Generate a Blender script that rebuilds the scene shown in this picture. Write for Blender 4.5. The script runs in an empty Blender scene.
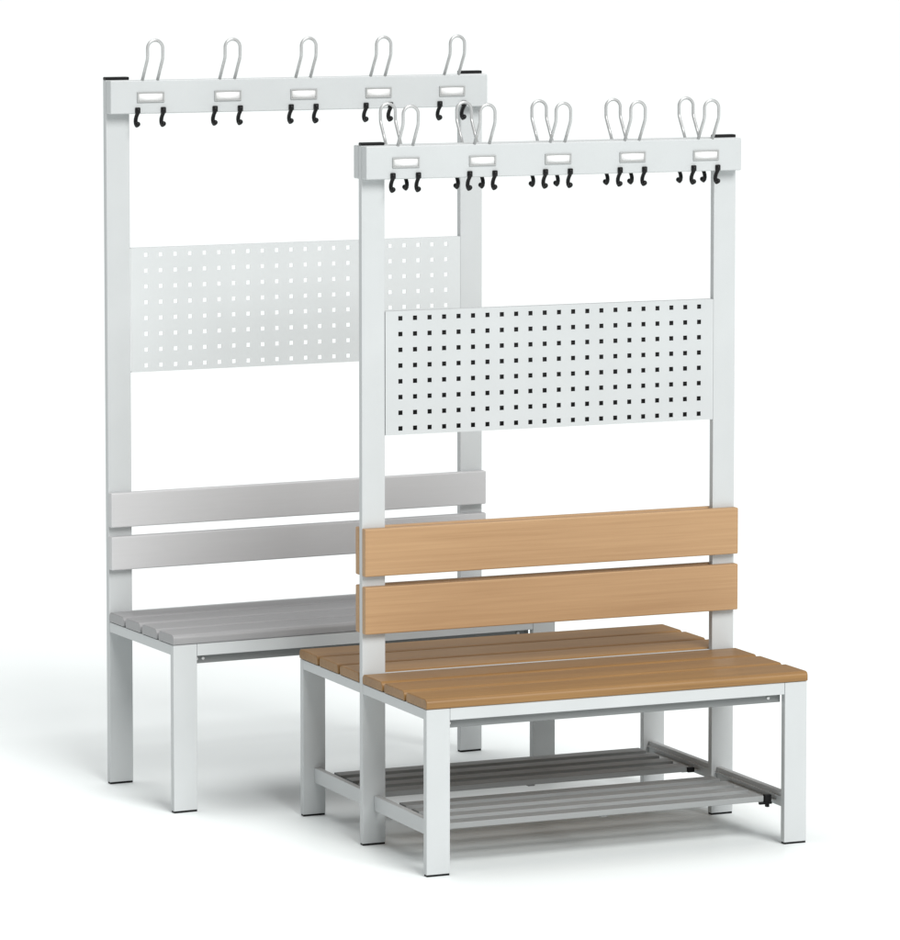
import bpy, bmesh, math
from mathutils import Vector

scene = bpy.context.scene
COL = scene.collection
MM = 0.001

# ---------------------------------------------------------------- materials
def new_mat(name):
    m = bpy.data.materials.new(name); m.use_nodes = True
    nt = m.node_tree
    b = nt.nodes['Principled BSDF']
    return m, nt, b

def powder_coat(name, col, rough=0.42, bump=0.04):
    """fine orange-peel lacquer on steel"""
    m, nt, b = new_mat(name)
    tc = nt.nodes.new('ShaderNodeTexCoord')
    n1 = nt.nodes.new('ShaderNodeTexNoise'); n1.inputs['Scale'].default_value = 7; n1.inputs['Detail'].default_value = 4
    n2 = nt.nodes.new('ShaderNodeTexNoise'); n2.inputs['Scale'].default_value = 700; n2.inputs['Detail'].default_value = 2
    nt.links.new(tc.outputs['Object'], n1.inputs['Vector']); nt.links.new(tc.outputs['Object'], n2.inputs['Vector'])
    mix = nt.nodes.new('ShaderNodeMix'); mix.data_type = 'RGBA'
    mix.inputs['A'].default_value = (*[c * 0.95 for c in col], 1); mix.inputs['B'].default_value = (*[min(1, c * 1.05) for c in col], 1)
    nt.links.new(n1.outputs['Fac'], mix.inputs['Factor']); nt.links.new(mix.outputs['Result'], b.inputs['Base Color'])
    mr = nt.nodes.new('ShaderNodeMapRange'); mr.inputs['To Min'].default_value = rough - 0.06; mr.inputs['To Max'].default_value = rough + 0.06
    nt.links.new(n1.outputs['Fac'], mr.inputs['Value']); nt.links.new(mr.outputs['Result'], b.inputs['Roughness'])
    bp = nt.nodes.new('ShaderNodeBump'); bp.inputs['Strength'].default_value = bump; bp.inputs['Distance'].default_value = 0.0006
    nt.links.new(n2.outputs['Fac'], bp.inputs['Height']); nt.links.new(bp.outputs['Normal'], b.inputs['Normal'])
    return m

def grained(name, dark, light, rough, streak, bump=0.08, blotch=0.35):
    """long grain along the slat (local x), another stretch of grain on every slat"""
    m, nt, b = new_mat(name)
    N, L = nt.nodes.new, nt.links.new
    tc = N('ShaderNodeTexCoord'); oi = N('ShaderNodeObjectInfo')
    off = N('ShaderNodeVectorMath'); off.operation = 'SCALE'; off.inputs[0].default_value = (3.1, 1.7, 2.3)
    L(oi.outputs['Random'], off.inputs['Scale'])
    add = N('ShaderNodeVectorMath'); add.operation = 'ADD'
    L(tc.outputs['Object'], add.inputs[0]); L(off.outputs['Vector'], add.inputs[1])
    mp = N('ShaderNodeMapping'); mp.inputs['Scale'].default_value = streak; L(add.outputs['Vector'], mp.inputs['Vector'])
    n1 = N('ShaderNodeTexNoise'); n1.inputs['Scale'].default_value = 1; n1.inputs['Detail'].default_value = 7; n1.inputs['Roughness'].default_value = 0.62
    n1.inputs['Distortion'].default_value = 0.35
    L(mp.outputs['Vector'], n1.inputs['Vector'])
    mp2 = N('ShaderNodeMapping'); mp2.inputs['Scale'].default_value = (1.6, 14, 14); L(add.outputs['Vector'], mp2.inputs['Vector'])
    n2 = N('ShaderNodeTexNoise'); n2.inputs['Scale'].default_value = 1; n2.inputs['Detail'].default_value = 3
    L(mp2.outputs['Vector'], n2.inputs['Vector'])
    mf = N('ShaderNodeMix'); mf.data_type = 'FLOAT'; mf.inputs['Factor'].default_value = blotch
    L(n1.outputs['Fac'], mf.inputs['A']); L(n2.outputs['Fac'], mf.inputs['B'])
    mr = N('ShaderNodeMapRange'); mr.inputs['From Min'].default_value = 0.3; mr.inputs['From Max'].default_value = 0.7
    L(mf.outputs['Result'], mr.inputs['Value'])
    mix = N('ShaderNodeMix'); mix.data_type = 'RGBA'
    mix.inputs['A'].default_value = (*dark, 1); mix.inputs['B'].default_value = (*light, 1)
    L(mr.outputs['Result'], mix.inputs['Factor']); L(mix.outputs['Result'], b.inputs['Base Color'])
    b.inputs['Roughness'].default_value = rough
    bp = N('ShaderNodeBump'); bp.inputs['Strength'].default_value = bump; bp.inputs['Distance'].default_value = 0.001
    L(n1.outputs['Fac'], bp.inputs['Height']); L(bp.outputs['Normal'], b.inputs['Normal'])
    return m

FRAME_LIGHTENED = powder_coat('frame_grey_shade_offset', (0.575, 0.598, 0.602))  # frame grey, lightened in colour to offset shade from the front bench
FRAME = powder_coat('light_grey_powder_coat', (0.512, 0.532, 0.537))
BEECH = grained('beech_wood', (0.355, 0.208, 0.099), (0.462, 0.288, 0.147), 0.48, (2.4, 150, 150))
BEECH_SHADED = grained('beech_wood_painted_shade', (0.180, 0.090, 0.025), (0.315, 0.172, 0.056), 0.42, (2.4, 150, 150))  # same beech, darkened: dimmer light on the seat tops is in the colour
GREYSLAT = grained('grey_plastic', (0.52, 0.52, 0.525), (0.545, 0.545, 0.552), 0.45, (8, 160, 160), 0.05, 0.2)  # backrest colour raised to make up for the front bench's shadow
GREYSLAT_SHADED = grained('grey_plastic_painted_shade', (0.27, 0.27, 0.275), (0.305, 0.305, 0.31), 0.40, (8, 160, 160), 0.05, 0.2)  # shaded copy of the slat plastic, seat-top dimness painted into its colour
BLACK = powder_coat('black_plastic', (0.006, 0.006, 0.0065), 0.4)
BLACK.node_tree.nodes['Principled BSDF'].inputs['Specular IOR Level'].default_value = 0.22
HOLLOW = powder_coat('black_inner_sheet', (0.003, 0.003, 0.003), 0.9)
HOLDER = powder_coat('grey_label_holder', (0.37, 0.378, 0.375), 0.35)
CARD = powder_coat('white_card', (0.85, 0.85, 0.85), 0.6)
WIRE = powder_coat('satin_wire', (0.50, 0.505, 0.505), 0.32, 0.0)
WIRE.node_tree.nodes['Principled BSDF'].inputs['Metallic'].default_value = 0.4
BOLT = powder_coat('zinc_bolt', (0.75, 0.75, 0.75), 0.25)
FRAME_SHADED = powder_coat('frame_grey_painted_shade', (0.20, 0.21, 0.21), 0.5)  # support bar's frame grey with the shade under the seat painted in
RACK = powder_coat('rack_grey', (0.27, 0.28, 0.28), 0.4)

# ---------------------------------------------------------------- mesh helpers (millimetres)
class Shape:
    def __init__(self, scale): self.bm = bmesh.new(); self.s = scale * MM
    def box(self, x0, x1, y0, y1, z0, z1, bevel=1.2, seg=2, vertical_bevel=None):
        t = bmesh.new(); bmesh.ops.create_cube(t, size=1)
        for v in t.verts:
            v.co = Vector((x0 if v.co.x < 0 else x1, y0 if v.co.y < 0 else y1, z0 if v.co.z < 0 else z1))
        if bevel > 0:
            bmesh.ops.bevel(t, geom=list(t.edges), offset=bevel, segments=seg, profile=0.5, affect='EDGES', clamp_overlap=True)
        self._add(t); return self
    def _add(self, t):
        for f in t.faces: f.smooth = True
        me = bpy.data.meshes.new('tmp'); t.to_mesh(me); t.free()
        self.bm.from_mesh(me); bpy.data.meshes.remove(me)
    def tube(self, pts, r, n=10, cap=True, radii=None):
        t = bmesh.new(); P = [Vector(p) for p in pts]; rings = []
        ref = None
        for i, p in enumerate(P):
            d = (P[min(i + 1, len(P) - 1)] - P[max(i - 1, 0)]).normalized()
            if ref is None:
                ref = d.orthogonal().normalized()
            u = (ref - d * ref.dot(d)).normalized(); w = d.cross(u); ref = u
            rr = radii[i] if radii else r
            rings.append([t.verts.new(p + rr * (math.cos(2 * math.pi * k / n) * u + math.sin(2 * math.pi * k / n) * w)) for k in range(n)])
        for a, b in zip(rings, rings[1:]):
            for k in range(n): t.faces.new((a[k], a[(k + 1) % n], b[(k + 1) % n], b[k]))
        if cap:
            t.faces.new(rings[0][::-1]); t.faces.new(rings[-1])
        bmesh.ops.recalc_face_normals(t, faces=t.faces)
        self._add(t); return self
    def ball(self, c, r, seg=14):
        t = bmesh.new(); bmesh.ops.create_uvsphere(t, u_segments=seg, v_segments=10, radius=r)
        bmesh.ops.translate(t, verts=t.verts, vec=Vector(c)); self._add(t); return self
    def slat(self, x0, x1, w, z0, z1, r_top, r_bot, end=2.5):
        '''board running along x with well rounded long edges'''
        t = bmesh.new(); P = []
        for cy, cz, r, a0 in ((-w / 2 + r_bot, z0 + r_bot, r_bot, 180), (w / 2 - r_bot, z0 + r_bot, r_bot, 270),
                              (w / 2 - r_top, z1 - r_top, r_top, 0), (-w / 2 + r_top, z1 - r_top, r_top, 90)):
            for k in range(6):
                a = math.radians(a0 + 90 * k / 5); P.append((cy + r * math.cos(a), cz + r * math.sin(a)))
        A = [t.verts.new((x0, y, z)) for y, z in P]; B = [t.verts.new((x1, y, z)) for y, z in P]
        n = len(P)
        for k in range(n): t.faces.new((A[k], A[(k + 1) % n], B[(k + 1) % n], B[k]))
        ca = t.faces.new(A[::-1]); cb = t.faces.new(B)
        bmesh.ops.recalc_face_normals(t, faces=t.faces)
        bmesh.ops.bevel(t, geom=list(ca.edges) + list(cb.edges), offset=end, segments=3, profile=0.5, affect='EDGES', clamp_overlap=True)
        self._add(t); return self
    def cyl(self, c, axis, r, h, n=14):
        a = Vector(axis).normalized(); self.tube([Vector(c) - a * h / 2, Vector(c) + a * h / 2], r, n); return self

def finish(name, shape, mat, parent, loc=(0, 0, 0), weighted=True):
    me = bpy.data.meshes.new(name)
    bmesh.ops.scale(shape.bm, vec=(shape.s,) * 3, verts=shape.bm.verts)
    shape.bm.to_mesh(me); shape.bm.free()
    me.materials.append(mat)
    o = bpy.data.objects.new(name, me); COL.objects.link(o)
    o.parent = parent; o.location = Vector(loc) * shape.s
    if weighted:
        w = o.modifiers.new('weighted', 'WEIGHTED_NORMAL'); w.mode = 'FACE_AREA'; w.keep_sharp = True
    return o

def repeat(src, parent, loc_mm, scale):
    o = src.copy(); COL.objects.link(o); o.parent = parent; o.location = Vector(loc_mm) * scale * MM
    for ch in list(src.children):
        c = ch.copy(); COL.objects.link(c); c.parent = o
    return o

# ---------------------------------------------------------------- one coat-rack bench
W, LW, T = 1000, 60, 19           # overall width, tube face, tube depth
COLS, ROWS, PITCH, HOLE = 22, 8, 38.1, 11.0

def perforated_sheet(S, x0, x1, z0, z1, yf, yb, hx0, hz0, hole):
    t = bmesh.new()
    xs, zs = [x0], [z0]
    for i in range(COLS): xs += [hx0 + i * PITCH - hole / 2, hx0 + i * PITCH + hole / 2]
    for i in range(ROWS): zs += [hz0 + i * 38.0 - hole / 2, hz0 + i * 38.0 + hole / 2]
    xs.append(x1); zs.append(z1)
    F = [[t.verts.new((x, yf, z)) for z in zs] for x in xs]
    B = [[t.verts.new((x, yb, z)) for z in zs] for x in xs]
    for i in range(len(xs) - 1):
        for j in range(len(zs) - 1):
            if i % 2 == 1 and j % 2 == 1:
                for a, b in (((i, j), (i + 1, j)), ((i + 1, j), (i + 1, j + 1)), ((i + 1, j + 1), (i, j + 1)), ((i, j + 1), (i, j))):
                    t.faces.new((F[a[0]][a[1]], F[b[0]][b[1]], B[b[0]][b[1]], B[a[0]][a[1]]))
            else:
                t.faces.new((F[i][j], F[i + 1][j], F[i + 1][j + 1], F[i][j + 1]))
                t.faces.new((B[i][j], B[i][j + 1], B[i + 1][j + 1], B[i + 1][j]))
    for i in range(len(xs) - 1):
        for j in (0, len(zs) - 1): t.faces.new((F[i][j], F[i + 1][j], B[i + 1][j], B[i][j]))
    for j in range(len(zs) - 1):
        for i in (0, len(xs) - 1): t.faces.new((F[i][j], F[i][j + 1], B[i][j + 1], B[i][j]))
    bmesh.ops.recalc_face_normals(t, faces=t.faces)
    me = bpy.data.meshes.new('tmp'); t.to_mesh(me); t.free(); S.bm.from_mesh(me); bpy.data.meshes.remove(me)

def make_bench(name, label, loc, rotz, scale, double, slat_mat, seat_mat, D, H, n_slats, back_slats, seat_top=420):
    root = bpy.data.objects.new(name, None); COL.objects.link(root)
    root.location = loc; root.rotation_euler = (0, 0, rotz); root.empty_display_size = 0.2
    root['label'] = label; root['category'] = 'bench'
    sh = lambda: Shape(scale)
    Db = 408                                   # back legs' rear face (double bench)
    ZL = 395.5
    def upright(nm, x, y0, top):
        p = finish(nm, sh().box(0, LW, 0, T, 4.5, top, 1.6), FRAME, root, (x, y0, 0))
        finish('foot', sh().box(1.0, LW - 1.0, 0.8, T - 0.8, 0.0, 5.5, 1.0), BLACK, p)
        return p
    for x in (0, W - LW):
        p = upright('post', x, 0, H)
        finish('post_cap', sh().box(-0.3, LW + .3, -0.3, T + .3, H - 1, H + 7.0, 2.6, 3), BLACK, p)
        upright('leg', x, -D, ZL)
        if double: upright('leg', x, Db - T, ZL)
    # seat carcass
    sides = [-1, 1] if double else [-1]
    for sgn in sides:
        if sgn < 0: ya, yb, yo = -D + T, -0.3, -D
        else: ya, yb, yo = T + 0.3, Db - T, Db
        for x0 in (0.6, W - 20.6):
            finish('side_rail', sh().box(x0, x0 + 20, ya + .2, yb, 371, ZL - 0.4, 1.2), FRAME, root)
        fr = sorted((yo - sgn * 0.8, yo - sgn * (T + 0.5)))
        finish('front_rail', sh().box(LW + 0.5, W - LW - 0.5, fr[0], fr[1], 367, ZL + 0.2, 1.2), FRAME, root)
        br = sorted((yo - sgn * 24, yo - sgn * 46))
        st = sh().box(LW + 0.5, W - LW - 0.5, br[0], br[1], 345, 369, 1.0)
        bar = finish('support_bar', st, FRAME_SHADED, root)
        for bx in ((LW + 8, LW + 24, W - LW - 30) if not double else (LW + 7, W - LW - 34)):
            finish('bolt', sh().cyl((bx, yo - sgn * 23, 357), (0, 1, 0), 3.6, 5), BOLT, bar)
    finish('centre_rail', sh().box(LW + .4, W - LW - .4, 1.0, T - 1.0, 376, seat_top - 3, 1.5), FRAME, root)
    # seat slats
    gap = 11
    for sgn in sides:
        a, b = (-2.0, -D - 3) if sgn < 0 else (T + 2.0, Db + 3)
        w = (abs(b - a) - gap * (n_slats - 1)) / n_slats
        first = None
        for k in range(n_slats):
            y = a + sgn * k * (w + gap)
            cy = y + sgn * w / 2
            if first is None:
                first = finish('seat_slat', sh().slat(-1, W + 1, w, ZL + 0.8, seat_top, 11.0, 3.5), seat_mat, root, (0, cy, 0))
            else:
                repeat(first, root, (0, cy, 0), scale)
    # backrest slats
    for z0, z1 in back_slats:
        finish('backrest_slat', sh().box(-1, W + 1, -22, -0.5, z0, z1, 3.2, 4), slat_mat, root)
        if double:
            finish('backrest_slat', sh().box(-1, W + 1, T + 0.5, T + 22, z0, z1, 3.2, 4), slat_mat, root)
    # perforated panel
    S = sh()
    hx0 = 500 - PITCH * (COLS - 1) / 2
    px0, px1, pz0, pz1 = LW + 0.8, W - LW - 0.8, 994.5, 1293.5
    perforated_sheet(S, px0, px1, pz0, pz1, -0.8, 0.7, hx0, 1010.0, HOLE if double else 9.6)
    S.box(px0 + 1, px1 - 1, 0.7, T - 4, pz1 - 1.6, pz1 - 0.1, 0); S.box(px0 + 1, px1 - 1, 0.7, T - 4, pz0 + 0.1, pz0 + 1.6, 0)
    pn = finish('perforated_panel', S, FRAME if double else FRAME_LIGHTENED, root, weighted=False)
    for f in pn.data.polygons: f.use_smooth = False
    if double:
        R = sh(); perforated_sheet(R, px0, px1, pz0, pz1, T - 0.7, T + 0.8, hx0, 1010.0, HOLE if double else 9.6)
        rp = finish('perforated_panel', R, FRAME, root, weighted=False)
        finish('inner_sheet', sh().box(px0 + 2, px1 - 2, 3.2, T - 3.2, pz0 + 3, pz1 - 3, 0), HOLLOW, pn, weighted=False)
    # hook rails
    bz0, bz1 = H - 80.5, H - 0.6
    def beam(y0, y1):
        return finish('hook_rail', sh().box(0, W, y0, y1, bz0, bz1, 3.0, 3), FRAME, root)
    beam(-30.5, -0.4)
    if double: beam(T + 1.2, T + 31)
    # label holders
    lz = H - 41
    first = finish('label_holder', sh().box(-35, 35, -3.0, 0, -12.5, -9.2, 0.7).box(-35, 35, -3.0, 0, 9.2, 12.5, 0.7)
                   .box(-35, -31, -3.0, 0, -9.2, 9.2, 0.5).box(31, 35, -3.0, 0, -9.2, 9.2, 0.5), HOLDER, root, (102, -30.6, lz))
    finish('card', sh().box(-31, 31, -1.4, -0.2, -9.2, 9.2, 0), CARD, first, weighted=False)
    for i in range(1, 5): repeat(first, root, (102 + 200 * i, -30.6, lz), scale)
    # wire coat loops
    def loop_path(sg):
        r, base, kink, top = 19.5, -4, 52, 75.5
        lean = 36 * sg
        P = []
        def leg(x):
            q = [(x, 0, base), (x, lean * .5, base + (kink - base) * .5), (x, lean * .86, base + (kink - base) * .86)]
            q += [(x, lean * .965, kink - 1), (x, lean * .995, kink + 4), (x, lean, kink + 9), (x, lean, top)]
            return q
        L1 = leg(-r); P += L1
        for k in range(1, 16):
            a = math.pi - math.pi * k / 16
            P.append((r * math.cos(a), lean, top + r * math.sin(a)))
        P += leg(r)[::-1]
        return P
    def loops(sg, y):
        f = None
        for i in range(5):
            p = (102 + 200 * i, y, H)
            if f is None: f = finish('coat_loop', sh().tube(loop_path(sg), 3.8, 16), WIRE, root, p, weighted=False)
            else: repeat(f, root, p, scale)
    loops(-1, -25)
    if double: loops(1, T + 25)
    # small black hooks under the rail
    def hook_shape(sg):
        # local: y = 0 at the rail's outer face, outward = sg
        o = sg
        path = [(0, 3 * o, 14), (0, 3.6 * o, 7), (0, 1 * o, 1), (0, -6 * o, -6), (0, -10.5 * o, -13), (0, -11.5 * o, -19), (0, -9.5 * o, -25), (0, -4.5 * o, -28.5), (0, 1 * o, -27)]
        rad = [5.4, 5.4, 5.0, 4.8, 4.9, 4.9, 4.8, 4.7, 4.7]
        s = sh().tube(path, 4.5, 12, radii=rad)
        ys = sorted((-1.5 * o, 6.0 * o))
        s.box(-6.3, 6.3, ys[0], ys[1], 1.0, 15.5, 2.2, 3)
        s.ball((0, 2.5 * o, -24.5), 6.2)
        return s
    def hooks(sg, y):
        f = None
        for i in range(5):
            for dx in (-33, 33):
                p = (101 + 200 * i + dx, y, bz0)
                if f is None: f = finish('coat_hook', hook_shape(sg), BLACK, root, p, weighted=False)
                else: repeat(f, root, p, scale)
    hooks(-1, -30.4)
    if double: hooks(1, T + 31)
    # shoe rack
    if double:
        for sgn in (-1, 1):
            ys = (-82, -160, -238, -316) if sgn < 0 else (102, 180, 258, 336)
            if sgn < 0: y0, y1 = -D + T + .3, -0.3
            else: y0, y1 = T + .3, Db - T - .3
            for left in (True, False):
                X = (lambda v: v) if left else (lambda v: W - v)
                def bx(s, a, b, *r):
                    a, b = sorted((X(a), X(b))); return s.box(a, b, *r)
                s = sh(); bx(s, 30, 45, y0, y1, 84, 121, 1.2); bx(s, 44, 94, min(ys) - 6, max(ys) + 18, 93, 97, 0.8)
                bx(s, 44, 49, y0 + .5, y1 - .5, 106, 110, 0.6)
                finish('rack_rail', s, FRAME, root)
            f = None
            for k, y in enumerate(ys):
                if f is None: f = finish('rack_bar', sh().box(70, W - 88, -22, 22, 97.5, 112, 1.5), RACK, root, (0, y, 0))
                else:
                    repeat(f, root, (0, y, 0), scale)
            # bar of the outer edge: plastic clip at its end
            yo = ys[3] if sgn < 0 else ys[0]
            for xx in (W - 76,):
                c = sh().box(xx - 9, xx + 9, yo - 23, yo - 11, 95, 114 if sgn < 0 else 108, 1.5)
                if sgn < 0: c.box(xx - 22, xx + 12, yo - 21, yo - 13, 90, 95.5, 1).box(xx - 4, xx + 4, yo - 22, yo - 12, 83, 91, 1)
                finish('rack_clip', c, BLACK, root)
            s = sh(); ya, yb = sorted((ys[0] - sgn * 16, ys[3] + sgn * 16))
            s.box(478, 496, ya, yb, 93, 97, 1)
            finish('rack_strap', s, RACK, root)
    return root

make_bench('coat_rack_bench', 'double-sided grey bench with beech slats, shoe rack and paired coat loops, in front',
           (0, 0, 0), 0.0, 1.0, True, BEECH, BEECH_SHADED, 392.4, 1693, 3, [(517.5, 632.5), (657.5, 773)])
make_bench('coat_rack_bench', 'single-sided light grey bench with grey slats and five coat loops, standing behind the wooden one',
           (-0.3020, 0.9786, 0), math.radians(2.7358), 1.0726, False, GREYSLAT, GREYSLAT_SHADED, 396.7, 1696, 4, [(522, 603), (625, 708)])

# ---------------------------------------------------------------- floor
m, nt, b = new_mat('white_studio_floor')
tc = nt.nodes.new('ShaderNodeTexCoord'); n = nt.nodes.new('ShaderNodeTexNoise'); n.inputs['Scale'].default_value = 1.3; n.inputs['Detail'].default_value = 3
nt.links.new(tc.outputs['Object'], n.inputs['Vector'])
mix = nt.nodes.new('ShaderNodeMix'); mix.data_type = 'RGBA'
mix.inputs['A'].default_value = (0.878, 0.92, 0.92, 1); mix.inputs['B'].default_value = (0.888, 0.928, 0.928, 1)
nt.links.new(n.outputs['Fac'], mix.inputs['Factor']); nt.links.new(mix.outputs['Result'], b.inputs['Base Color'])
b.inputs['Roughness'].default_value = 0.34; b.inputs['Specular IOR Level'].default_value = 0.08
bm = bmesh.new(); bmesh.ops.create_circle(bm, cap_ends=True, segments=96, radius=300)
me = bpy.data.meshes.new('floor'); bm.to_mesh(me); bm.free(); me.materials.append(m)
fl = bpy.data.objects.new('floor', me); COL.objects.link(fl); fl['kind'] = 'structure'

# ---------------------------------------------------------------- light
w = bpy.data.worlds.new('World'); scene.world = w; w.use_nodes = True
bg = w.node_tree.nodes['Background']; bg.inputs['Color'].default_value = (1, 1, 1, 1); bg.inputs['Strength'].default_value = 0.36
def sun(name, az, el, strength, angle):
    l = bpy.data.lights.new(name, 'SUN'); l.energy = strength; l.angle = math.radians(angle); l.color = (1.0, 0.995, 0.985)
    o = bpy.data.objects.new(name, l); COL.objects.link(o)
    a, e = math.radians(az), math.radians(el)
    d = Vector((math.sin(a) * math.cos(e), -math.cos(a) * math.cos(e), math.sin(e)))   # towards the lamp
    o.rotation_euler = d.to_track_quat('Z', 'Y').to_euler(); o.location = d * 8
    return o
sun('overhead_softbox', 190, 76, 1.5, 46)
sun('front_softbox', 7, 38, 2.98, 32)

# ---------------------------------------------------------------- camera
cam = bpy.data.cameras.new('Camera'); co = bpy.data.objects.new('Camera', cam); COL.objects.link(co)
co.location = (-4.1539, -10.1129, 2.2717)
co.rotation_euler = (math.radians(90 - 4.7676), 0, math.radians(-23.6118))
cam.sensor_fit = 'HORIZONTAL'; cam.sensor_width = 36; cam.lens = 4590.457 * 36 / 900
cam.shift_x = (450 - 463.97) / 900; cam.shift_y = (284.70 - 470) / 900
cam.clip_start = 0.1; cam.clip_end = 1000
scene.camera = co
scene.view_settings.view_transform = 'Standard'; scene.view_settings.look = 'None'; scene.view_settings.exposure = 0
scene.cycles.max_bounces = 10; scene.cycles.diffuse_bounces = 6
